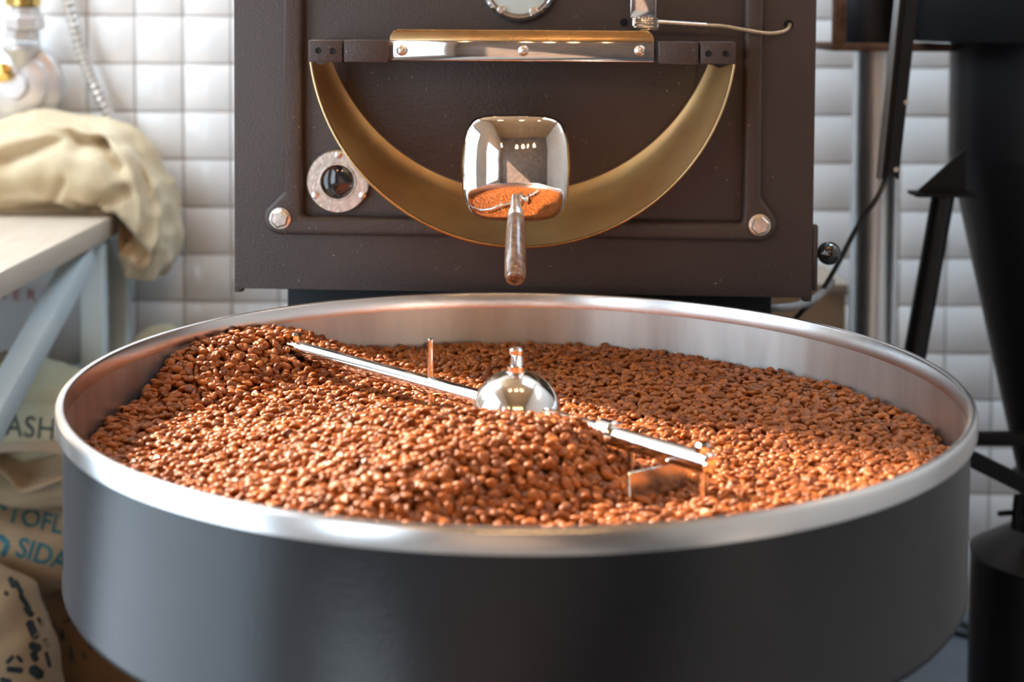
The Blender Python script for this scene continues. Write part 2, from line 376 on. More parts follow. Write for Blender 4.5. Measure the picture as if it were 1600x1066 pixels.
# ------------------------------------------------------------------ roaster
YAW = R_(-3.2)
FACE_Y = 0.485
root = empty('coffee_roaster', (0, FACE_Y, 0), YAW, label='dark brown cast-iron drum roaster standing behind the round cooling tray', cat='roaster')
MW = Matrix.Translation((0, FACE_Y, 0)) @ Matrix.Rotation(YAW, 4, 'Z'); MI = MW.inverted()
CL = MI @ CAM
def M(px, py, k=0.0):
    """roaster-local (x, z) seen at a pixel, on the plane k in front of the face"""
    d = MI.to_3x3() @ ray(px, py); t = (-k - CL.y) / d.y; q = CL + d * t
    return q.x, q.z
def Mp(px, py, k=0.0):
    x, z = M(px, py, k); return Vector((x, -k, z))
def Ms(px1, px2, py, k=0.0): return abs(M(px2, py, k)[0] - M(px1, py, k)[0])
xl, zb_ = M(366, 451); xr, _ = M(1269, 464); PT = RIM + 0.475
obj('front_plate', prism(B(), [(xl, zb_), (xr, zb_), (xr, PT), (xl, PT)], 0, 0.022, 0.002), M_FACE, root)
obj('drum_housing', box(B(), (xl + .02, .022, zb_ + .015), (xr - .02, .85, PT - .02), 0.01), M_FACE2, root)
bx0, _ = M(453, 480, -.12); bx1, _ = M(1203, 480, -.12)
obj('base', box(B(), (bx0, .10, 0), (bx1, .80, zb_ + .015), .004), M_DEEP, root)
for px, py in ((371, 451), (1262, 466)):
    x, z = M(px, py); obj('corner_foot', box(B(), (x - .006, .004, z - .006), (x + .006, .02, z + .004), .002), M_FACE, root)
# raised door frame with bolt ears
def arc(cx, cz, r, a0, a1, n=8): return [(cx + r * math.cos(R_(a0 + (a1 - a0) * i / n)), cz + r * math.sin(R_(a0 + (a1 - a0) * i / n))) for i in range(n + 1)]
K1 = 0.016
ox0, _ = M(441, 250, K1); ox1, _ = M(1191, 250, K1); _, oz = M(800, 373, K1)
ix0, _ = M(472, 250, K1); ix1, _ = M(1161, 250, K1); _, iz = M(800, 343, K1)
ex0, ez0 = M(438, 345, K1); ex1, ez1 = M(1187, 352, K1); er = .0235
ez0 = ez1 = oz + er
top = PT - .004
out = [(ox0, top)] + [(ox0, ez0 + .040)] + arc(ox0 - .012, ez0 + .040, .012, 0, -55, 4) + arc(ex0, ez0, er, 150, 270, 10)
out += arc(ex1, ez1, er, 270, 390, 10) + arc(ox1 + .012, ez1 + .040, .012, 235, 180, 4) + [(ox1, top)]
out += [(ix1, top)] + arc(ix1 - .006, iz + .006, .006, 0, -90, 4) + arc(ix0 + .006, iz + .006, .006, 270, 180, 4) + [(ix0, top)]
obj('door_frame', prism(B(), out, -K1, 0.0, 0.0070, 4), M_FACE, root)
# discharge door: half-disc panel inside the chute
cxf, czf = M(811, -14, .003); rf = Ms(811 - 313, 811, -14, .003)
pts = arc(cxf, czf, rf - .004, 197, 343, 40)
pts = [(max(M(544, 100)[0], min(M(1088, 100)[0], x)), z) for x, z in pts]
pts = [(pts[0][0], M(800, 60)[1])] + pts + [(pts[-1][0], M(800, 60)[1])]
obj('door_panel', prism(B(), pts, -.005, 0, .0015), M_FACE2, root)
# curved chute
KN = 0.105
cxn, czn = M(814, 54, KN); rn = Ms(814 - 329, 814, 54, KN)
bm = B(); rows = []
secs = [(cxf, czf, rf, .0005, 20.8), (cxf, czf - .003, rf + .006, .004, 20.0), (cxf, czf - .012, rf + .010, .016, 18.5)]
for t in (.33, .66, .9, 1.0):
    a, d = secs[2], (cxn, czn, rn, KN, 7.5)
    secs.append(tuple(a[i] + (d[i] - a[i]) * (t) for i in range(5)))
N = 90
def sec_pts(s, dr=0.0):
    return [Vector((s[0] - (s[2] + dr) * math.cos(R_(s[4]) + (math.pi - 2 * R_(s[4])) * i / N), -s[3], s[1] - (s[2] + dr) * math.sin(R_(s[4]) + (math.pi - 2 * R_(s[4])) * i / N))) for i in range(N + 1)]
rows = [[bm.verts.new(p) for p in sec_pts(s)] for s in secs]
rows += [[bm.verts.new(p) for p in sec_pts(s, .0035)] for s in reversed(secs)]
grid_faces(bm, rows + [rows[0]])
for k in (0, N):
    bm.faces.new([r[k] for r in rows])
chute = obj('chute', bm, M_CHUTE, root, ang=60)
obj('rolled_lip', tube(B(), sec_pts(secs[-1], .0018), .0022, 8), M_FLANGE, chute)
# hinge blocks and strip over the chute
for side, spans, holes in ((-1, ((482, 535), (537, 607)), ((497, 79), (520, 80))), (1, ((1029, 1092), (1094, 1150)), ((1107, 84), (1134, 84)))):
    for q, (a, c) in enumerate(spans):
        off = 0 if side < 0 else 3
        x0, z0 = M(a, 97 + off, KN + .004); x1, z1 = M(c, 63 + off, KN + .004)
        hb = obj('hinge_block', box(B(), (x0, -KN - .004, z0), (x1, -.0005, z1), .0018), M_FACE, root)
        if (side < 0 and q == 0) or (side > 0 and q == 1):
            for hx, hy in holes:
                p = Mp(hx, hy, KN + .004)
                h = B(); lathe(h, [(.0018, .0005), (.0038, .0012), (.0042, .0), (.0042, -.003)], 14, frame(p, p + Vector((0, -1, 0))), cap=False)
                lathe(h, [(0, .0006), (.0019, .0005)], 14, frame(p, p + Vector((0, -1, 0))), cap=False)
                obj('socket_screw', h, M_DEEP, hb)
KS = .098
x0, z0 = M(609, 94, KS); x1, z1 = M(1022, 66, KS)
_, z2 = M(815, 47, KS - .012)
strip = obj('scraper_strip', box(B(), (x0, -KS, z0), (x1, -KS + .0035, z1), .0008), M_CHROME, root)
b = B()
A = [(x0 + .012, z2), (x0, z2 - .010), (x0, z1), (x1, z1), (x1, z2 - .010), (x1 - .012, z2)]
A = [(x0, z1), (x1, z1)] + arc(x1 - .012, z2 - .012, .012, 0, 90, 5) + arc(x0 + .012, z2 - .012, .012, 90, 180, 5)
prism(b, A, 0, .003, .0006)
for v in b.verts: v.co.y += -KS + (v.co.z - z1) * 0.2
obj('upper_flange', b, M_FLANGE, strip)
obj('strip_bracket', box(B(), (x0 + .02, -KS + .004, z0 + .004), (x1 - .02, -.001, z1 - .004), .002), M_FACE2, root)
for px in (628, 818, 1000):
    p = Mp(px, 79, KS)
    obj('round_bolt', lathe(B(), [(.0072, 0), (.0072, .002), (.0055, .0045), (.003, .0056), (0, .006)], 18, frame(p, p + Vector((0, -1, 0)))), M_BOLT, strip)
# corner hex bolts
def hexbolt(p, r, parent):
    h = B(); Mx = frame(p, p + Vector((0, -1, 0)))
    lathe(h, [(r * 1.12, 0), (r * 1.15, .002), (r * 1.0, .0025)], 30, Mx)
    lathe(h, [(r, .002), (r, .007), (r * .82, .009), (r * .78, .0085), (0, .0088)], 6, Mx @ Matrix.Rotation(.3, 4, 'Z'))
    return obj('hex_bolt', h, M_BOLT, parent, ang=25)
for x, z in ((ex0, ez0), (ex1, ez1)): hexbolt(Vector((x, -K1, z)), .0128, root)
# sight glass
p = Mp(529, 283, 0.001); Mx = frame(p, p + Vector((0, -1, 0))); rs = Ms(480, 529, 283)
sg = obj('sight_glass', lathe(B(), [(rs, 0), (rs, .006), (rs - .0015, .0075), (rs * .60, .0075), (rs * .58, .0095), (rs * .54, .0095), (rs * .53, .004)], 48, Mx, cap=False), M_BOLT, root)
obj('lens', lathe(B(), [(rs * .54, .004), (rs * .4, .0065), (rs * .2, .0082), (0, .0088)], 40, Mx, cap=False), M_GLASS, sg)
for px, py in ((529, 242), (493, 305), (567, 305)):
    q = Mp(px, py, .0085); obj('round_screw', lathe(B(), [(.0052, 0), (.005, .0018), (.003, .003), (0, .0033)], 16, frame(q, q + Vector((0, -1, 0)))), M_BOLT, sg)
# round gauge cover at the top
p = Mp(812, -27, .002); Mx = frame(p, p + Vector((0, -1, 0))); rg = Ms(812 - 61, 812, -27, .01)
ga = obj('gauge', lathe(B(), [(rg * .98, 0), (rg, .010), (rg * .97, .013), (rg * .90, .014), (rg * .87, .011), (rg * .80, .0105)], 56, Mx, cap=False), M_CHROME, root)
obj('dial', lathe(B(), [(rg * .82, .010), (rg * .4, .0125), (0, .0130)], 48, Mx, cap=False), M_DIAL, ga)
for px, py in ((783, 16), (834, 18), (783, -70), (841, -70)):
    q = Mp(px, py, .0125); obj('round_screw', lathe(B(), [(.0062, 0), (.006, .003), (.004, .0048), (0, .005)], 16, frame(q, q + Vector((0, -1, 0)))), M_BOLT, ga)
# spring clip, probe and its lead
x0, z0 = M(987, 48, .05); x1, z1 = M(1030, 28, .05)
b = B(); box(b, (x0, -.05, z0), (x1, -.030, z1), .003)
for k in range(3): box(b, (x0 + .003, -.0515, z0 + .003 + k * .0055), (x1 - .001, -.049, z0 + .006 + k * .0055), .0008)
clip = obj('spring_clip', b, M_CHROME, root)
x0b, _ = M(985, 0, .045); x1b, z1b = M(1026, -60, .045)
obj('clip_plate', box(B(), (x0b, -.046, z1 - .002), (x1b, -.043, z1b), .001), M_CHROME, clip)
obj('clip_tab', box(B(), (x0b + .004, -.044, z1b - .02), (x1b - .004, -.0, z1b - .016), .001), M_CHROME, clip)
pr = obj('probe', cyl(B(), Mp(1028, 35, .04), Mp(1104, 40, .036), .0034, 12), M_BOLT, root)
pth = [Mp(1100, 39.5, .0362), Mp(1130, 41, .034), Mp(1165, 47, .030), Mp(1200, 52, .026), Mp(1224, 49, .018), Mp(1233, 42, .008), Mp(1234, 36, -.004)]
obj('probe_lead', tube(B(), smooth_path(pth, 8), .0024, 10), M_PROBE, root)
q = Mp(1232, 38, .0); obj('lead_hole', lathe(B(), [(.0065, .0006), (.0058, .0012), (0, .0011)], 18, frame(q, q + Vector((0, -1, 0)))), M_DEEP, root)
q = Mp(975, 35, .0); obj('lead_hole', lathe(B(), [(.0055, .0006), (.005, .0012), (0, .0011)], 18, frame(q, q + Vector((0, -1, 0)))), M_DEEP, root)
# mirror-polished convex door plate with wooden handle
KP = .175
cx, cz = M(804, 266, KP); a_ = Ms(718, 804, 266, KP); b_ = abs(M(804, 182, KP)[1] - M(804, 350, KP)[1]) / 2
bm = B(); NR, NA = 16, 72; rows = []
def plate_pt(s, th, back=False):
    c, n = math.cos(th), math.sin(th); e = 2 / 6.5
    x = a_ * math.copysign(abs(c) ** e, c) * s; z = b_ * math.copysign(abs(n) ** e, n) * s
    x *= 1 - (.12 if z < 0 else .11) * (z / b_) ** 2; z *= 1 - .05 * (x / a_) ** 2
    Rc = .155; d = math.sqrt(max(1e-6, Rc * Rc - x * x - z * z)) - Rc
    d -= .005 * max(0, (s - .90) / .10) ** 2.5
    return Vector((cx + x, -KP - (d if not back else d - .003) + .055 * z, cz + z))
ctr = bm.verts.new(plate_pt(0, 0)); ss = [(k / NR) ** .85 for k in range(1, NR + 1)]
rows = [[bm.verts.new(plate_pt(s, 2 * math.pi * k / NA)) for k in range(NA)] for s in ss]
for k in range(NA): bm.faces.new((ctr, rows[0][k], rows[0][(k + 1) % NA]))
brow = [[bm.verts.new(plate_pt(s, 2 * math.pi * k / NA, True)) for k in range(NA)] for s in (1.0, .6, .2)]
grid_faces(bm, rows + brow, True); bm.faces.new(brow[-1])
dp = obj('mirror_plate', bm, M_MIRROR, root, ang=75)
obj('pivot_arm', box(B(), (cx - .012, -KP + .0025, cz - .01), (cx + .012, -.004, cz + .012), .003), M_FACE2, dp)
h0 = Mp(806, 318, KP + .004); h1 = Mp(805, 434, KP + .10); Mx = frame(h0, h1); L_ = (h1 - h0).length
hd = obj('handle', lathe(B(), [(.0085, .022), (.0105, .026), (.0122, .05), (.0130, L_ * .75), (.0128, L_ - .004), (.011, L_)], 28, Mx), M_WOOD, dp)
obj('ferrule', lathe(B(), [(.006, -.012), (.0075, .010), (.0098, .016), (.0100, .024), (.0085, .026)], 24, Mx), M_BOLT, hd)
obj('end_cap', lathe(B(), [(.0112, L_ - .001), (.0108, L_ + .003), (.0085, L_ + .0045), (.006, L_ + .004), (.0055, L_ + .001), (0, L_ + .0008)], 24, Mx, cap=False), M_WOOD, hd)
# side hinge plate and ball knob
hx, hz0 = M(1270, 456); _, hz1 = M(1270, 352)
hp = obj('side_plate', box(B(), (xr, .003, hz0), (xr + .0075, .016, hz1), .003), M_FACE2, root)
kc = Vector((xr + .0235, .012, M(1288, 398)[1]))
kn = obj('ball_knob', lathe(B(), [(.016 * math.sin(math.pi * i / 16), -.016 * math.cos(math.pi * i / 16)) for i in range(17)], 28, Matrix.Translation(kc), cap=False), M_KNOB, hp)
obj('knob_stem', cyl(B(), (xr + .005, .012, kc.z), (kc.x, .012, kc.z), .006, 12), M_DEEP, hp)

# ------------------------------------------------------------------ cooling tray
RI = .45
tray = empty('cooling_tray', (0, 0, 0), label='round black cooling tray with a bright steel rim, full of coffee beans', cat='tray')
TB = RIM - .175
obj('tub_shell', lathe(B(), [(.4515, RIM - .012), (.4515, TB + .009), (.4528, TB + .007), (.4530, TB + .003), (.4515, TB), (.447, TB - .001), (.20, TB - .01), (0, TB - .01)], 180, cap=False), M_SHELL, tray)
obj('inner_wall', lathe(B(), [(RI, RIM - .004), (RI, RIM - .135), (RI + .0012, RIM - .135), (RI + .0012, RIM - .004)], 180, cap=False), M_WALLST, tray)
obj('perforated_plate', lathe(B(), [(0, RIM - .132), (RI - .0005, RIM - .132), (RI - .0005, RIM - .136), (0, RIM - .136)], 120, cap=False), M_STEEL, tray)
h = .0205
obj('rim', lathe(B(), [(RI - .0004, RIM - h), (RI - .0004, RIM - .003), (RI + .0008, RIM - .0008), (RI + .0028, RIM), (RI + .0052, RIM - .0002), (RI + .0072, RIM - .0022), (RI + .0080, RIM - .0050), (RI + .0080, RIM - h + .001), (RI + .0070, RIM - h), (RI - .0004, RIM - h)], 220, cap=False), M_RIM, tray)
obj('pedestal', lathe(B(), [(.36, TB - .004), (.33, TB - .06), (.16, TB - .16), (.14, .05), (.24, .03), (.24, 0), (0, 0)], 64, cap=False), M_DEEP, tray)

# ------------------------------------------------------------------ stirring agitator
ag = empty('stirring_agitator', (0, 0, RIM - .13), label='chrome stirring agitator with a polished dome and two arms among the beans', cat='agitator')
ZO = RIM - .13
AZ = RIM - .036 - ZO                     # arm axis height above the agitator origin
obj('dome', lathe(B(), [(.0465, 0.0), (.0465, .088)] + [(.0465 * math.cos(R_(a)), .088 + .0465 * math.sin(R_(a))) for a in range(6, 90, 6)] + [(0, .1345)], 64, cap=False), M_HUB, ag)
st = obj('top_stud', lathe(B(), [(.0095, .131), (.0095, .139), (.0070, .140), (.0060, .150), (.0075, .1515), (.0078, .156), (.006, .1575), (0, .1575)], 20, cap=False), M_CHROME, ag)
la = Vector((-.276, .272, AZ)); ra = Vector((.178, -.186, AZ))
tip = la
AR = .0098
a1 = obj('arm', cyl(B(), (0, 0, AZ), la, AR, 28, .002), M_CHROME, ag)
a2 = obj('arm', cyl(B(), (0, 0, AZ), ra, AR, 28, .002), M_CHROME, ag)
ud = ra.normalized()
obj('collar', cyl(B(), ud * .128 + Vector((0, 0, AZ * (1 - 0) - ud.z * .128)), ud * .148 + Vector((0, 0, AZ - ud.z * .148)), .0148, 28, .002), M_CHROME, a2)
def stud(pos, below, above, parent, r=.0042):
    s = obj('paddle_rod', cyl(B(), pos - Vector((0, 0, below)), pos + Vector((0, 0, above)), r, 14, .0008), M_CHROME, parent)
    return s
lu = Vector((la.x, la.y, 0)).normalized()
pL = Vector((lu.x * .132, lu.y * .132, AZ)); stud(pL, .05, .052, a1, .0034)
pT = la - lu * .012; stud(pT, .06, .016, a1, .0050)
obj('cap_nut', lathe(B(), [(.0065, .0), (.0065, .005), (.004, .0085), (0, .009)], 6, Matrix.Translation(pT + Vector((0, 0, .012)))), M_CHROME, a1, ang=20)
ru = Vector((ra.x, ra.y, 0)).normalized()
pR = ra - ru * .010 + Vector((0, 0, 0)); stud(pR, .07, .014, a2, .0052)
obj('cap_nut', lathe(B(), [(.0072, 0), (.0072, .006), (.005, .009), (0, .0095)], 6, Matrix.Translation(pR + Vector((0, 0, .009)))), M_CHROME, a2, ang=20)
# scraper paddles
side = Vector((-ru.y, ru.x, 0))
def paddle(c, along, length, z0, z1, parent, m):
    al = Vector(along).normalized(); nrm = Vector((-al.y, al.x, 0)); bm = B()
    bmx = Matrix((al, nrm, Vector((0, 0, 1)))).transposed().to_4x4(); bmx.translation = c
    box(bm, (-length / 2, -.0015, z0), (length / 2, .0015, z1), .0008, 1, bmx)
    return obj('paddle', bm, m, parent)
paddle(Vector((ra.x - ru.x * .045, ra.y - ru.y * .045, 0)) + Vector((-.012, -.004, 0)), Vector((.8, .6, 0)), .080, .018, AZ - .010, a2, M_STEEL)
paddle(Vector((pL.x - .006, pL.y, 0)), Vector((.55, .83, 0)), .05, .01, AZ - .022, a1, M_BRASS)
obj('paddle_rod', cyl(B(), Vector((ru.x * .160, ru.y * .160, .02)), Vector((ru.x * .160, ru.y * .160, AZ)), .0036, 12), M_CHROME, a2)

# ------------------------------------------------------------------ coffee beans
def sst(a, c, x):
    t = max(0.0, min(1.0, (x - a) / (c - a))); return t * t * (3 - 2 * t)
def bean_h(x, y):
    """height of the bean surface above the rim"""
    h = -.069 + .004 * noise.noise((x * 7, y * 7, 1.3))
    # back left heap pushed up by the left arm
    d = (x + .335) * .80 + (y - .262) * .60; e = -(x + .335) * .60 + (y - .262) * .80   # along / across the heap
    hp = math.exp(-(d / .15) ** 4) * (sst(-.125, -.01, e) if e < 0.03 else 1.0) * (1 - .4 * sst(.02, .10, e))
    h += .050 * hp * (1 - .78 * sst(-.345, -.09, x))
    # low shoulder left of the dome
    h += .010 * math.exp(-((x + .12) / .12) ** 2 - ((y - .06) / .10) ** 2)
    # front mound with a steep right flank
    right = 1 - sst(.045, .135, x + .10 * (y + .12))
    left = sst(-.40, -.06, x + .25 * (y + .1))
    back = sst(.03, -.10, y + .10 * x)
    d = -((x - .10) * .59 - (y + .20) * .81)
    h += .050 * right * left * back * sst(-.01, .095, d)
    h -= .010 * math.exp(-((x - .135) / .055) ** 2 - ((y + .175) / .05) ** 2)
    # low swell at the right front
    h += .012 * math.exp(-((x - .30) / .12) ** 2 - ((y + .22) / .09) ** 2)
    return h
def bean_mesh(name, seed, lx, ly, up, dn):
    rnd = random.Random(seed); bm = B(); NU, NV = 16, 10
    curve = rnd.uniform(-.5, .5)
    def pt(th, ph):
        x = math.cos(ph); c = math.sin(ph); y = math.cos(th) * c; z = math.sin(th) * c
        X, Y = lx * x, ly * y * (1 - .10 * x)
        Z = up * z if z > 0 else dn * z * (1.25 - .3 * z * z)
        if z < 0:
            gy = Y - .0006 * math.sin(x * 2.6 + seed)
            Z += .0019 * math.exp(-(gy / .00085) ** 2) * (1 - x ** 6)
        Z -= curve * .0006 * x * x
        return Vector((X, Y, Z))
    rows = [[bm.verts.new(pt(2 * math.pi * (k + .5) / NU, math.pi * j / NV)) for k in range(NU)] for j in range(1, NV)]
    A = bm.verts.new(pt(0, 0)); Z = bm.verts.new(pt(0, math.pi))
    for k in range(NU):
        bm.faces.new((A, rows[0][k], rows[0][(k + 1) % NU])); bm.faces.new((rows[-1][k], Z, rows[-1][(k + 1) % NU]))
    grid_faces(bm, rows, True)
    bmesh.ops.recalc_face_normals(bm, faces=bm.faces)
    for f in bm.faces: f.smooth = True
    me = bpy.data.meshes.new(name); bm.to_mesh(me); bm.free(); me.materials.append(M_BEAN); return me
BEANS = [bean_mesh('coffee_bean', 1, .0056, .0042, .0032, .0022), bean_mesh('coffee_bean', 2, .0052, .0042, .0034, .0022), bean_mesh('coffee_bean', 3, .0058, .0041, .0031, .0022)]
arms = [(Vector((0, 0, 0)), la), (Vector((0, 0, 0)), ra)]
def blocked(p):
    q = p - Vector((0, 0, ZO))
    if math.hypot(p.x, p.y) < .049 and q.z < .13: return True
    for a, c in arms:
        d = c - Vector((0, 0, AZ)); L2 = d.length; u = d / L2; t = max(0, min(L2, p.x * u.x + p.y * u.y))
        if (Vector((p.x, p.y, q.z)) - Vector((u.x * t, u.y * t, AZ))).length < AR + .0042: return True
    return False
rb_ = random.Random(11); pts = []
SP = .0087
for layer, (dz, sp) in enumerate(((0, SP), (-.0046, SP * 1.05), (-.0092, SP * 1.15))):
    ny = int(2 * RI / (sp * .866)) + 1; nx = int(2 * RI / sp) + 1
    for j in range(ny):
        for i in range(nx):
            x = -RI + (i + .5 * (j % 2)) * sp + rb_.uniform(-.45, .45) * sp; y = -RI + j * sp * .866 + rb_.uniform(-.45, .45) * sp
            if x * x + y * y > (RI - .0062) ** 2: continue
            z = bean_h(x, y) + dz + rb_.uniform(-.0030, .0030)
            e = .004; nx_ = (bean_h(x - e, y) - bean_h(x + e, y)) / (2 * e); ny_ = (bean_h(x, y - e) - bean_h(x, y + e)) / (2 * e)
            n = Vector((nx_, ny_, 1)).normalized()
            p = Vector((x, y, RIM + z))
            if blocked(p) or (layer == 0 and rb_.random() < .10): continue
            roll = rb_.choice((0, 0, 0, 0, math.pi, math.pi, math.pi, math.pi / 2, -math.pi / 2)) + rb_.gauss(0, .38)
            q = n.to_track_quat('Z', 'Y').to_matrix() @ Matrix.Rotation(rb_.uniform(0, 6.283), 3, 'Z') @ Matrix.Rotation(rb_.gauss(0, .32), 3, 'Y') @ Matrix.Rotation(roll, 3, 'X')
            u, v, dpt = pix(p)
            # visible over the front rim?
            t = None; d = p - CAM
            aa = d.x ** 2 + d.y ** 2; bb = CAM.x * d.x + CAM.y * d.y; cc = CAM.x ** 2 + CAM.y ** 2 - RI ** 2
            s = (-bb - math.sqrt(max(0, bb * bb - aa * cc))) / aa
            over = (CAM.z + d.z * s) > RIM + .003
            pts.append((p, q.to_euler(), rb_.uniform(.96, 1.22), rb_.randrange(3), layer, dpt if over else 99))
cand = sorted(i for i, b in enumerate(pts) if b[4] == 0)
cand.sort(key=lambda i: pts[i][5]); own = set(cand[:300])
protos = {}
for i in cand[:300]:
    p, e, s, vid, _, _ = pts[i]
    o = bpy.data.objects.new('coffee_bean', BEANS[vid]); C.objects.link(o)
    o.location = p; o.rotation_euler = e; o.scale = (s, s, s)
    tag(o, 'glossy orange-brown roasted coffee bean on the mound nearest the front rim', 'coffee bean', 'coffee beans nearest the front rim of the tray')
    protos.setdefault(vid, o)
restb = [b for i, b in enumerate(pts) if i not in own]
me = bpy.data.meshes.new('coffee_beans'); me.from_pydata([b[0] for b in restb], [], [])
at_r = me.attributes.new('rot', 'FLOAT_VECTOR', 'POINT'); at_r.data.foreach_set('vector', [c for b in restb for c in b[1]])
at_s = me.attributes.new('scl', 'FLOAT', 'POINT'); at_s.data.foreach_set('value', [b[2] for b in restb])
at_v = me.attributes.new('vid', 'INT', 'POINT'); at_v.data.foreach_set('value', [b[3] for b in restb])
me.materials.append(M_BEAN)
bo = bpy.data.objects.new('coffee_beans', me); C.objects.link(bo)
tag(bo, 'heaped bed of roasted coffee beans filling the round cooling tray', 'coffee beans', kind='stuff')
ng = bpy.data.node_groups.new('bean_scatter', 'GeometryNodeTree')
ng.interface.new_socket('Geometry', in_out='INPUT', socket_type='NodeSocketGeometry'); ng.interface.new_socket('Geometry', in_out='OUTPUT', socket_type='NodeSocketGeometry')
N_ = ng.nodes; L_g = ng.links
gi = N_.new('NodeGroupInput'); go = N_.new('NodeGroupOutput'); io = N_.new('GeometryNodeInstanceOnPoints'); jn = N_.new('GeometryNodeJoinGeometry')
for vid in range(3):
    oi = N_.new('GeometryNodeObjectInfo'); oi.transform_space = 'ORIGINAL'; oi.inputs['Object'].default_value = protos[vid]
    gt = N_.new('GeometryNodeGeometryToInstance'); L_g.new(oi.outputs['Geometry'], gt.inputs[0]); L_g.new(gt.outputs[0], jn.inputs[0])
def named(name, t):
    n = N_.new('GeometryNodeInputNamedAttribute'); n.data_type = t; n.inputs['Name'].default_value = name
    return next(s for s in n.outputs if s.enabled and s.name == 'Attribute')
er_ = N_.new('FunctionNodeEulerToRotation'); L_g.new(named('rot', 'FLOAT_VECTOR'), er_.inputs[0]); L_g.new(er_.outputs[0], io.inputs['Rotation'])
L_g.new(named('scl', 'FLOAT'), io.inputs['Scale'])
io.inputs['Pick Instance'].default_value = True; L_g.new(named('vid', 'INT'), io.inputs['Instance Index'])
L_g.new(jn.outputs[0], io.inputs['Instance']); L_g.new(gi.outputs[0], io.inputs['Points']); L_g.new(io.outputs[0], go.inputs[0])
md = bo.modifiers.new('beans', 'NODES'); md.node_group = ng

# ------------------------------------------------------------------ work table at the left
TZ = at(165, 343, 1.5).z; TX = at(165, 343, 1.5).x; Y0, Y1 = .25, 1.735
tbl = empty('work_table', (TX - .4, 1.0, 0), label='pale wooden work table on light blue steel legs by the tiled wall', cat='table')
def tl(p): return Vector(p) - Vector((TX - .4, 1.0, 0))
obj('table_top', box(B(), tl((TX - .80, Y0, TZ - .045)), tl((TX, Y1, TZ)), .003), M_TABLE, tbl)
lg = .046
for lx in (TX - lg - .008, TX - .79):
    for ly in (Y0 + .02, 1.50, 1.685):
        if ly == 1.685 and lx < TX - .5: continue
        obj('leg', box(B(), tl((lx, ly, 0)), tl((lx + lg, ly + lg, TZ - .045)), .003), M_LEG, tbl)
# diagonal brace of the side frame
p1 = at(128, 410, 1.52); p2 = Vector((p1.x, .62, 0))
d2 = at(18, 612, 1.0)
# line in the plane x = const that projects through (128,410) and (0,640)
def on_x(px, py, X):
    d = ray(px, py); return CAM + d * ((X - CAM.x) / d.x)
X_ = TX - .03
q1 = on_x(126, 405, X_); q2 = on_x(4, 625, X_); dirv = (q2 - q1)
q2 = q1 + dirv * ((.06 - q1.z) / dirv.z)
bm = B(); Mx = frame(tl(q1 - dirv.normalized() * .02), tl(q2), Vector((1, 0, 0)))
box(bm, (-.026, -.022, 0), (.026, .022, (q2 - q1).length), .003, 2, Mx)
obj('diagonal_brace', bm, M_LEG, tbl)
obj('side_rail', box(B(), tl((TX - lg - .006, Y0 + .02 + lg, .06)), tl((TX - .010, 1.50, .10)), .003), M_LEG, tbl)

# ------------------------------------------------------------------ sacks
def sack(name, c, half, mt, label, cat='sack', rot=(0, 0, 0), e1=.55, e2=.6, fold=.012, seed=1, sag=.1, group=None, nu=72, nv=40):
    bm = B(); rows = []
    def pw(v, e): return math.copysign(abs(v) ** e, v)
    Rm = Matrix.Rotation(rot[2], 3, 'Z') @ Matrix.Rotation(rot[1], 3, 'Y') @ Matrix.Rotation(rot[0], 3, 'X')
    for j in range(1, nv):
        ph = -math.pi / 2 + math.pi * j / nv; row = []
        for i in range(nu):
            th = 2 * math.pi * i / nu
            x = pw(math.cos(ph), e1) * pw(math.cos(th), e2); y = pw(math.cos(ph), e1) * pw(math.sin(th), e2); z = pw(math.sin(ph), e1)
            p = Vector((x * half[0], y * half[1], z * half[2]))
            p.z -= sag * half[2] * (x * x + y * y) * (.5 if z > 0 else 0)
            s = 6.0
            d = noise.noise(Vector((p.x * s + seed * 3.1, p.y * s, p.z * s * 1.6))) * fold * 1.6
            d += abs(noise.noise(Vector((p.x * 11 + seed, p.y * 9, p.z * 15 + seed)))) * -fold * 1.8
            n = Vector((x / half[0], y / half[1], z / half[2])).normalized()
            row.append(bm.verts.new(Rm @ (p + n * d)))
        rows.append(row)
    grid_faces(bm, rows, True)
    for rr in (rows[0], rows[-1]):
        ctr = bm.verts.new(sum((v.co for v in rr), Vector()) / nu)
        for i in range(nu): bm.faces.new((ctr, rr[i], rr[(i + 1) % nu]))
    lo = min(v.co.z for v in bm.verts)
    for v in bm.verts: v.co.z -= lo
    o = obj(name, bm, mt, loc=Vector(c) + Vector((0, 0, lo)), ang=70, label=label, cat=cat, group=group)
    return o
def bvh(o):
    b = bmesh.new(); b.from_mesh(o.data); bmesh.ops.transform(b, matrix=Matrix.Translation(o.location), verts=b.verts)
    t = BVHTree.FromBMesh(b); b.free(); return t
def project(bm, o, tree, name, m, off=.0012):
    """press flat print (vertices given on a plane in world space) onto a sack along +Y"""
    for _ in range(3):
        es = [e for e in bm.edges if e.calc_length() > .010]
        if es: bmesh.ops.subdivide_edges(bm, edges=es, cuts=1)
        bmesh.ops.triangulate(bm, faces=bm.faces)
    dead = []
    for v in bm.verts:
        st_ = Vector((v.co.x, -.2, v.co.z)); dr = Vector((v.co.x - CAM.x, 1.2 + .3, v.co.z - CAM.z)); 
        dr = (v.co - CAM).normalized()
        hit, nrm, _, _ = tree.ray_cast(CAM, dr, 8)
        if hit is None: dead.append(v)
        else: v.co = hit - dr * off - o.location
    bmesh.ops.delete(bm, geom=dead, context='VERTS')
    return obj(name, bm, m, o, smooth=False)
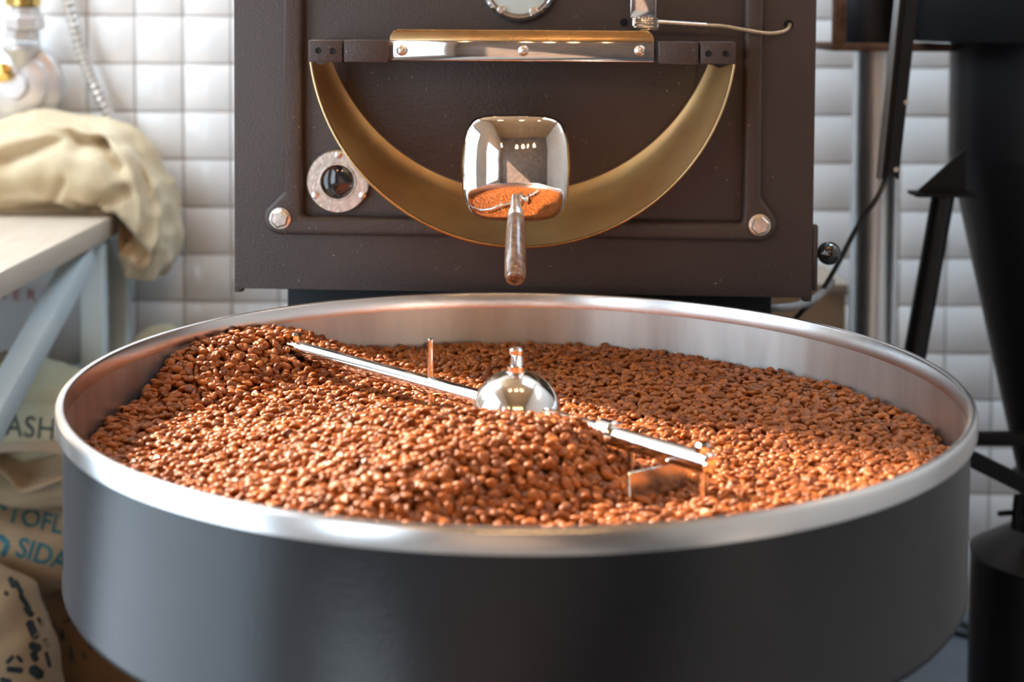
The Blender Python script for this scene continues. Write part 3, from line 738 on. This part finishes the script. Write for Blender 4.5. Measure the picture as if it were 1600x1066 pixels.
def lettering(o, text, px, py, hpx, Y, m, rot=0.0, name='lettering', xs=1.0, space=1.0, bold=0.0, tree=None):
    cu = bpy.data.curves.new('t', 'FONT'); cu.body = text; cu.size = 1; cu.space_character = space; cu.offset = bold; cu.resolution_u = 4
    t = bpy.data.objects.new('t', cu); C.objects.link(t); bpy.context.view_layer.update()
    me = bpy.data.meshes.new_from_object(t.evaluated_get(bpy.context.evaluated_depsgraph_get()))
    bpy.data.objects.remove(t); bm = B(); bm.from_mesh(me); bpy.data.meshes.remove(me)
    s = hpx / .70
    for v in bm.verts:
        x, y = v.co.x * s * xs, v.co.y * s
        X = px + x * math.cos(rot) + y * math.sin(rot); Yp = py + x * math.sin(rot) - y * math.cos(rot)
        v.co = at(X, Yp, Y)
    return project(bm, o, tree or bvh(o), name, m)
def strokes(o, segs, Y, m, name='stencil_marks', tree=None):
    bm = B()
    for (x0, y0, x1, y1, wd) in segs:
        d = Vector((x1 - x0, y1 - y0)).normalized(); n = Vector((-d.y, d.x)) * wd / 2; e = d * wd * .3
        c = [(x0 - e.x * 0 + n.x, y0 + n.y), (x0 - e.x, y0 - e.y), (x0 - n.x, y0 - n.y), (x1 - n.x, y1 - n.y), (x1 + e.x, y1 + e.y), (x1 + n.x, y1 + n.y)]
        bm.faces.new([bm.verts.new(at(a, q, Y)) for a, q in c])
    return project(bm, o, tree or bvh(o), name, m)
# sack standing at the bottom left
s6 = sack('coffee_sack', (-.945, .985, .205), (.150, .12, .205), M_BUR3, 'tan burlap sack with dark stencil marks in the lower left corner', rot=(0, R_(-7), R_(8)), e1=.7, e2=.75, fold=.008, seed=2)
s5 = sack('coffee_sack', (-.81, 1.35, .150), (.22, .125, .150), M_BUR4, 'brown burlap sack half hidden behind the black tub at floor level', rot=(0, 0, R_(-5)), e1=.6, e2=.6, fold=.008, seed=3)
s4 = sack('coffee_sack', at(20, 836, 1.20), (.165, .13, .078), M_BUR3, 'burlap sack with teal lettering TOFL and SIDA lying beside the tub', rot=(0, R_(9), 0), e1=.75, e2=.65, fold=.007, seed=5)
s3 = sack('coffee_sack', at(35, 742, 1.30), (.185, .15, .048), M_BUR3, 'tan burlap sack with an open folded mouth under the lettered sack ASH', rot=(0, R_(2), 0), e1=.7, e2=.6, fold=.008, seed=8)
s2 = sack('coffee_sack', at(30, 662, 1.30), (.175, .15, .050), M_BUR2, 'pale olive burlap sack printed ASH beside the steel rim', rot=(0, R_(1), 0), e1=.65, e2=.6, fold=.007, seed=4)
s2b = sack('coffee_sack', at(48, 600, 1.37), (.150, .11, .055), M_BUR2, 'pale olive burlap sack on top of the stack below the white bag', rot=(0, R_(14), 0), e1=.8, e2=.65, fold=.012, seed=9)
s7 = sack('coffee_sack', (-.770, 1.615, .345), (.100, .065, .345), M_BUR2, 'olive burlap sack by the tiled wall, just behind the tray rim', rot=(0, R_(2), 0), e1=.6, e2=.6, fold=.010, seed=6)
s1 = sack('woven_bag', at(34, 475, 1.62), (.185, .058, .145), M_WHITEBAG, 'white woven plastic bag with faded red letters under the table', 'bag', rot=(0, R_(-2), 0), e1=.6, e2=.55, fold=.016, seed=7)
lettering(s1, 'HERI', -8, 467, 17, 1.5, M_INKR, rot=R_(3), xs=1.0, space=1.78, bold=.012)
lettering(s2, 'ASH', 7, 679, 33, 1.15, M_INKG, rot=R_(6), xs=.88, space=1.05, bold=.012)
t4 = bvh(s4)
lettering(s4, 'TOFL', 8, 814, 28, 1.0, M_INKB, rot=R_(13), xs=.95, space=1.0, bold=.02, tree=t4)
lettering(s4, 'SIDA', 22, 868, 31, 1.0, M_INKB, rot=R_(17), xs=.92, space=.98, bold=.02, tree=t4)
t4b = strokes(s4, [(2, 788, 8, 796, 7), (0, 838, 12, 850, 9), (12, 852, 4, 868, 9)], 1.0, M_INKB, tree=t4)
strokes(s6, [(16, 903, 22, 917, 9), (24, 908, 34, 927, 8), (32, 930, 46, 952, 8), (40, 950, 50, 962, 10), (46, 972, 56, 996, 13), (48, 1008, 62, 1014, 13), (52, 1020, 56, 1032, 11),
             (50, 1045, 64, 1056, 17), (11, 1036, 20, 1026, 6), (27, 1026, 34, 1034, 6), (12, 1046, 34, 1048, 9), (60, 966, 66, 978, 6), (70, 1000, 76, 1010, 7), (72, 1020, 78, 1042, 6), (2, 1062, 16, 1066, 8), (8, 925, 12, 930, 6)], .9, M_INKK)
strokes(s5, [(64, 900, 62, 920, 5), (64, 922, 78, 918, 5), (70, 900, 84, 902, 5), (82, 975, 84, 1000, 6), (96, 985, 98, 1000, 7), (100, 972, 112, 966, 5), (118, 975, 120, 984, 5), (110, 1010, 112, 1034, 5),
             (130, 1020, 134, 1030, 5), (86, 1020, 88, 1040, 5), (140, 1004, 143, 1014, 5)], 1.25, M_INKG)
# folded open mouth lying over the ASH sack's foot
bm = B(); rows = []
t3 = bvh(s3)
prof = [(-30, 712), (10, 706), (60, 706), (112, 716), (120, 738), (88, 752), (56, 764), (30, 768), (12, 748), (-14, 728)]
mo = smooth_path([at(x, y, 1.10) for x, y in prof + prof[:1]], 6)[:-1]
cm = sum(mo, Vector()) / len(mo)
for k, (s, dy) in enumerate(((1.06, .06), (1.06, .012), (1.03, 0), (.93, .002), (.86, .014), (.78, .05), (.45, .075), (.1, .085))):
    rows.append([bm.verts.new((cm.x + (p.x - cm.x) * s, cm.y + dy, cm.z + (p.z - cm.z) * s) - s3.location if False else Vector((cm.x + (p.x - cm.x) * s, cm.y + dy, cm.z + (p.z - cm.z) * s)) - s3.location) for p in mo])
grid_faces(bm, rows, True); bm.faces.new(rows[-1])
obj('folded_mouth', bm, M_BUR3, s3, ang=80, label='open folded sack mouth')

# burlap bag heaped over the table end
HY = 1.635
CREASES = [(118, 228, 150, 226, 13, .07), (150, 228, 182, 262, 10, .045), (172, 345, 222, 402, 10, .05), (160, 365, 176, 436, 8, .04), (196, 300, 150, 322, 9, .03),
           (0, 252, 105, 214, 12, .035), (96, 285, 80, 316, 6, .02), (0, 300, 70, 296, 9, .012), (205, 215, 228, 300, 8, .02)]
def heap():
    path = [(-1.75, TZ + .085), (-1.45, TZ + .08), (-1.22, TZ + .082), (-1.02, TZ + .100), (-.90, TZ + .098), (TX + .032, TZ + .04), (TX + .062, TZ - .03), (TX + .052, TZ - .09), (TX + .040, TZ - .135)]
    rad = [.085, .080, .084, .104, .098, .074, .054, .050, .038]; dep = [.10, .10, .11, .12, .12, .115, .11, .10, .07]
    P = smooth_path([Vector((x, 0, z)) for x, z in path], 16); n = len(P)
    def lerp(a, t): i = min(int(t), len(a) - 2); return a[i] + (a[i + 1] - a[i]) * (t - i)
    bm = B(); rows = []; NS = 96
    for i, p in enumerate(P):
        t = i / 16
        tg = (P[min(i + 1, n - 1)] - P[max(i - 1, 0)]).normalized(); nn = Vector((-tg.z, 0, tg.x)); r, dd = lerp(rad, t), lerp(dep, t)
        row = []
        for k in range(NS):
            a = 2 * math.pi * k / NS; c, s = math.cos(a), math.sin(a)
            q = p + nn * (r * math.copysign(abs(s) ** .8, s)) + Vector((0, dd * math.copysign(abs(c) ** .8, c), 0))
            w1 = noise.noise(Vector((q.x * 6, q.y * 8, q.z * 6 + 2))) * .016
            w2 = -abs(noise.noise(Vector((t * .55 + 2, c * 1.7, s * 1.7 + .3 * t)))) * .030 - abs(noise.noise(Vector((q.x * 16, q.y * 11, q.z * 16 + 5)))) * .014
            q += (nn * s + Vector((0, c, 0))) * (w1 + w2 + .010)
            if c < .25:
                u_, v_, _ = pix(q + Vector((0, HY, 0)))
                for (ax_, ay_, bx_, by_, wd, dp_) in CREASES:
                    ex_, ey_ = bx_ - ax_, by_ - ay_
                    k_ = max(0, min(1, ((u_ - ax_) * ex_ + (v_ - ay_) * ey_) / (ex_ * ex_ + ey_ * ey_)))
                    ds = math.hypot(u_ - ax_ - ex_ * k_, v_ - ay_ - ey_ * k_)
                    q.y += dp_ * math.exp(-(ds / wd) ** 2)
            if q.x < TX + .012 and q.z < TZ + .003: q.z = TZ + .003
            if q.z < TZ + .004 and q.x < TX + .010: q.x = TX + .010
            row.append(bm.verts.new(q))
        rows.append(row)
    grid_faces(bm, rows, True)
    for rr in (rows[0], rows[-1]):
        ctr = bm.verts.new(sum((v.co for v in rr), Vector()) / NS)
        for i in range(NS): bm.faces.new((ctr, rr[i], rr[(i + 1) % NS]))
    bmesh.ops.smooth_vert(bm, verts=bm.verts, factor=.25, use_axis_x=True, use_axis_y=True, use_axis_z=True)
    return bm
HY = 1.635
obj('empty_burlap_bag', heap(), M_BUR1, loc=(0, HY, 0), ang=80, label='cream burlap bag heaped on the table and hanging over its corner', cat='bag')

# ------------------------------------------------------------------ gas valve and hose on the wall
YV = 1.70
def vp(px, py, Y=YV): return at(px, py, Y)
gv = empty('gas_regulator', vp(28, 130), label='pale metal gas regulator with brass fittings on the tiled wall', cat='valve')
o0 = vp(28, 130); sc = (YV + 1.5) / F
def rel(px, py, dy=0): v = vp(px, py) - o0; return Vector((v.x, dy, v.z))
ax = 32
obj('brass_fitting', lathe(B(), [(18 * sc, 0), (27 * sc, 4 * sc), (27 * sc, 40 * sc), (20 * sc, 44 * sc)], 24, Matrix.Translation(rel(ax + 4, 12))), M_BRASS, gv)
obj('union_nut', lathe(B(), [(30 * sc, 0), (33 * sc, 3 * sc), (33 * sc, 18 * sc), (30 * sc, 21 * sc), (22 * sc, 22 * sc), (22 * sc, 34 * sc)], 8, Matrix.Translation(rel(ax + 6, 46))), M_WHITEM, gv, ang=25)
obj('union_nut', lathe(B(), [(24 * sc, 0), (27 * sc, 3 * sc), (27 * sc, 15 * sc), (24 * sc, 18 * sc)], 8, Matrix.Translation(rel(ax, 64))), M_WHITEM, gv, ang=25)
obj('valve_neck', lathe(B(), [(10 * sc, -30 * sc), (18 * sc, -12 * sc), (26 * sc, -4 * sc), (30 * sc, 0), (30 * sc, 8 * sc), (20 * sc, 10 * sc)], 24, Matrix.Translation(rel(ax, 78))), M_WHITEM, gv)
fc = frame((0, 0, 0), (0, -1, 0))
cb = rel(26, 133)
body = obj('diaphragm_body', lathe(B(), [(64 * sc, -.05), (66 * sc, -.045), (66 * sc, -.02), (62 * sc, -.014), (50 * sc, -.010), (46 * sc, .004), (36 * sc, .010), (24 * sc, .012), (20 * sc, .03), (0, .032)], 48, Matrix.Translation(cb) @ fc), M_WHITEM, gv)
obj('brass_knob', lathe(B(), [(6 * sc, .03), (15 * sc, .034), (16 * sc, .05), (10 * sc, .055), (0, .055)], 20, Matrix.Translation(rel(14, 112)) @ fc), M_BRASS, body)
obj('lower_outlet', lathe(B(), [(13 * sc, -20 * sc), (13 * sc, 0), (20 * sc, 2 * sc), (20 * sc, 14 * sc), (14 * sc, 18 * sc)], 20, Matrix.Translation(rel(38, 205))), M_WHITEM, gv)
obj('lower_pipe', lathe(B(), [(14 * sc, -.6), (14 * sc, 30 * sc)], 20, Matrix.Translation(rel(8, 200, .068))), M_LEG, gv)
obj('mount_pipe', cyl(B(), rel(ax + 4, -30), rel(ax + 4, -260), 18 * sc, 16), M_BRASS, gv)
obj('wall_bracket', box(B(), (cb.x - .02, .03, cb.z - .02), (cb.x + .02, YB - YV - .004, cb.z + .02)), M_WHITEM, gv)
hp_ = smooth_path([vp(60, -260, 1.745), vp(88, -80, 1.745), vp(106, 0, 1.745), vp(124, 70, 1.745), vp(146, 130, 1.745), vp(176, 192, 1.745), vp(200, 245, 1.70), vp(214, 300, 1.72)], 26)
obj('corrugated_gas_hose', tube(B(), hp_, [8.5 * sc * (1 + .13 * (1 if (i // 2) % 2 else -1)) for i in range(len(hp_))], 14), M_HOSE, label='corrugated steel hose slanting down the tiles behind the burlap', cat='hose')

# ------------------------------------------------------------------ right side: duct, cyclone, can, stand
YP = 1.22
s_ = (YP + 1.5) / F
def PP(px, py, Y=YP): return at(px, py, Y)
dt = empty('exhaust_duct', (PP(1366, 300).x, YP, 0), label='shiny round steel duct running up into a rusty flange', cat='duct')
dz = PP(1366, 70).z; ctr = Vector((PP(1366, 300).x, YP, 0))
obj('pipe', lathe(B(), [(.0, 0), (.043, 0), (.043, dz)], 40), M_DUCT, dt)
obj('lower_pipe_seam', lathe(B(), [(.0438, .30), (.0448, .302), (.0448, .31), (.0438, .312)], 40, cap=False), M_DUCT, dt)
fl = obj('flange', box(B(), (PP(1283, 70).x - ctr.x, -.10, dz - .010), (PP(1470, 70).x - ctr.x, .10, dz + .004), .002), M_RUST, dt)
obj('flange_upright', box(B(), (PP(1283, 70).x - ctr.x, -.10, dz + .004), (PP(1303, 70).x - ctr.x, -.085, dz + .32), .002), M_RUST, fl)
obj('upper_duct', lathe(B(), [(.060, dz + .004), (.060, dz + .9), (0, dz + .9)], 40, Matrix.Translation((PP(1360, 60).x - ctr.x, 0, 0)), cap=False), M_BLACK, dt)
# cyclone
YC = 1.10
def cq(px, py): return at(px, py, YC)
CX = cq(1490, 160).x + .19
cy = empty('cyclone_separator', (CX, YC, 0), label='tall matt black cyclone with a tapering cone at the right edge', cat='cyclone')
z70, z240, z740, z815 = cq(1490, 70).z, cq(1490, 242).z, cq(1590, 742).z, cq(1590, 815).z
r740 = CX - cq(1592, 742).x
obj('cylinder', lathe(B(), [(.19, z240), (.19, z70 + .03)], 64, cap=False), M_BLACK, cy)
obj('cone', lathe(B(), [(r740, z740), (.19, z240)], 64, cap=False), M_BLACK, cy)
obj('head', lathe(B(), [(0, z70 + .006), (.255, z70 + .006), (.258, z70 + .010), (.258, z70 + .5), (0, z70 + .5)], 64, cap=False), M_DEEP, cy)
vl = obj('outlet_valve', lathe(B(), [(r740, z740 + .01), (r740 + .014, z740 - .004), (r740 + .014, z740 - .018), (r740 - .004, z740 - .022), (r740 - .004, z815 - .02)], 40, cap=False), M_BLACK, cy)
vx = cq(1572, 785) - Vector((CX, YC, 0)) + Vector((0, -.05, 0))
b = B(); cyl(b, vx + Vector((0, 0, -.032)), vx + Vector((.004, 0, .030)), .008, 12, .002); cyl(b, vx + Vector((-.030, 0, -.004)), vx + Vector((.03, .02, -.006)), .005, 12, .001); cyl(b, vx + Vector((.02, .012, -.006)), vx + Vector((.06, .05, -.006)), .006, 10)
obj('butterfly_handle', b, M_DEEP, vl)
# gusset brackets, stand legs and braces
YL = 1.00
def lq(px, py): return at(px, py, YL) - Vector((CX, YC, 0))
g0, g1, g2 = lq(1508, 232), lq(1432, 300), lq(1508, 303)
b = B(); prism(b, [(g0.x, g0.z), (g1.x, g1.z), (g2.x, g2.z)], g0.y - .004, g0.y + .004)
gs = obj('gusset', b, M_DEEP, cy)
obj('gusset_foot', box(B(), (g1.x - .008, g0.y - .03, g1.z - .006), (g2.x + .01, g0.y + .03, g1.z), .001), M_DEEP, gs)
l0, l1 = lq(1474, 304), lq(1432, 540); l2 = l0 + (l1 - l0) * ((0 - l0.z) / (l1.z - l0.z))
obj('leg', cyl(B(), l0, l2, .0195, 20), M_BLACK, cy)
for fx, fy in ((-.9, 1.0), (-.9, -1.2)):
    p = Vector((l0.x * fx, l0.y * fy, l0.z)); q = Vector((l2.x * fx, l0.y * fy, 0))
    obj('leg', cyl(B(), p, q, .0195, 20), M_BLACK, cy)
h1, h2 = lq(1390, 684), lq(1760, 686)
obj('brace', box(B(), (h1.x, h1.y - .01, h1.z - .0105), (h2.x, h1.y + .01, h1.z + .0105), .001), M_DEEP, cy)
d1, d2_ = at(1500, 708, .92) - Vector((CX, YC, 0)), at(1660, 788, .92) - Vector((CX, YC, 0))
b = B(); box(b, (-.0135, -.008, 0), (.0135, .008, (d2_ - d1).length), .001, 1, frame(d1, d2_, Vector((0, 1, 0))))
obj('brace', b, M_DEEP, cy)
# can
zc = cq(1521, 868).z; rc = CX - cq(1521, 868).x
can = empty('chaff_can', (CX, YC, 0), label='black chaff can with a sloping shoulder under the cyclone cone', cat='can')
obj('can_body', lathe(B(), [(0, 0), (rc, 0), (rc, zc)], 64, cap=False), M_BLACK, can)
obj('can_shoulder', lathe(B(), [(rc, zc), (rc + .002, zc + .003), (rc - .002, zc + .006), (r740 + .006, z815 - .012), (r740 + .006, z815 - .004), (r740 - .003, z815 - .003)], 64, cap=False), M_BLACK, can)
# perforated angle bar hanging from the cyclone head, with bolts
YA = .86
def aq(px, py): return at(px, py, YA)
ab = empty('angle_bar', aq(1400, 282), label='black perforated angle bar slanting down beside the roaster', cat='bar')
oA = aq(1400, 282)
def ar(px, py, dy=0): v = aq(px, py) - oA; return Vector((v.x, dy, v.z))
b = B()
def slat(b, quad, dy0, dy1):
    A = [b.verts.new(ar(x, y, dy0)) for x, y in quad]; D = [b.verts.new(ar(x, y, dy1)) for x, y in quad]
    b.faces.new(A); b.faces.new(D)
    for i in range(4): b.faces.new((A[i], A[(i + 1) % 4], D[(i + 1) % 4], D[i]))
slat(b, [(1446, -60), (1440, 38), (1404, 281), (1387, 272), (1424, 10), (1434, -60)], 0, .003) if False else slat(b, [(1452, -160), (1432, -160), (1387, 272), (1404, 281)], 0, .003)
bar = obj('front_flange', b, M_BLACK, ab, smooth=False)
b = B(); slat(b, [(1434, -160), (1421, -160), (1376, 281), (1389, 273)], .002, .030)
obj('side_flange', b, M_DEEP, ab, smooth=False)
b = B(); slat(b, [(1422.5, -160), (1421, -160), (1375.5, 281), (1377, 281)], -.001, .030)
obj('bar_edge', b, M_GCABLE, ab, smooth=False)
for px, py in ((1433, 45), (1416, 160), (1400, 265)):
    q = ar(px, py, 0); obj('bolt_head', lathe(B(), [(.0042, 0), (.004, .002), (0, .003)], 14, frame(q, q + Vector((0, -1, 0)))), M_DEEP if py < 60 else M_BOLT, bar)
# cables
cp = [aq(1398, 200) + Vector((0, .02, 0)), aq(1390, 268) + Vector((0, .015, 0)), aq(1372, 306), aq(1340, 354), aq(1305, 420), aq(1276, 466), at(1258, 482, .8), at(1225, 520, .85), at(1200, 570, .9)]
obj('power_cable', tube(B(), smooth_path(cp, 10), .0042, 10), M_CABLE, label='thin black cable hanging from the angle bar beside the ball knob', cat='cable')
cp = [at(1300, 440, .98), at(1283, 459, .84), at(1268, 470, .74), at(1245, 478, .70), at(1222, 481, .68), at(1205, 482, .68), at(1196, 482, .69)]
obj('grey_cable', tube(B(), smooth_path(cp, 10), .0060, 10), M_GCABLE, label='grey cable looping out from beneath the roaster', cat='cable')
# carton
bx, by = at(1208, 500, 1.45), at(1322, 446, 1.45)
ct = empty('carton', ((bx.x + by.x) / 2, 1.55, 0), label='tall brown cardboard carton between roaster and steel duct', cat='box')
hw = (by.x - bx.x) / 2
obj('carton_body', box(B(), (-hw - .08, -.10, 0), (hw, .12, by.z), .003), M_CARD, ct)
obj('carton_lid', box(B(), (-hw - .084, -.104, by.z - .02), (hw + .004, .124, by.z + .003), .002), M_TAPE, ct)
# cables lying on the floor behind the tub
for k, (pp, rr, lab) in enumerate((([(1440, 952), (1475, 958), (1500, 972), (1530, 985), (1570, 990)], .007, 'dark cable lying across the floor behind the tub'), ([(1430, 985), (1480, 985), (1510, 992), (1560, 1000)], .007, 'lower dark cable on the floor beside the chaff can'))):
    q = [atz(x, y, rr) for x, y in pp]
    obj('floor_cable', tube(B(), smooth_path(q, 8), rr, 10), M_CABLE, label=lab, cat='cable', group='cables on the floor')
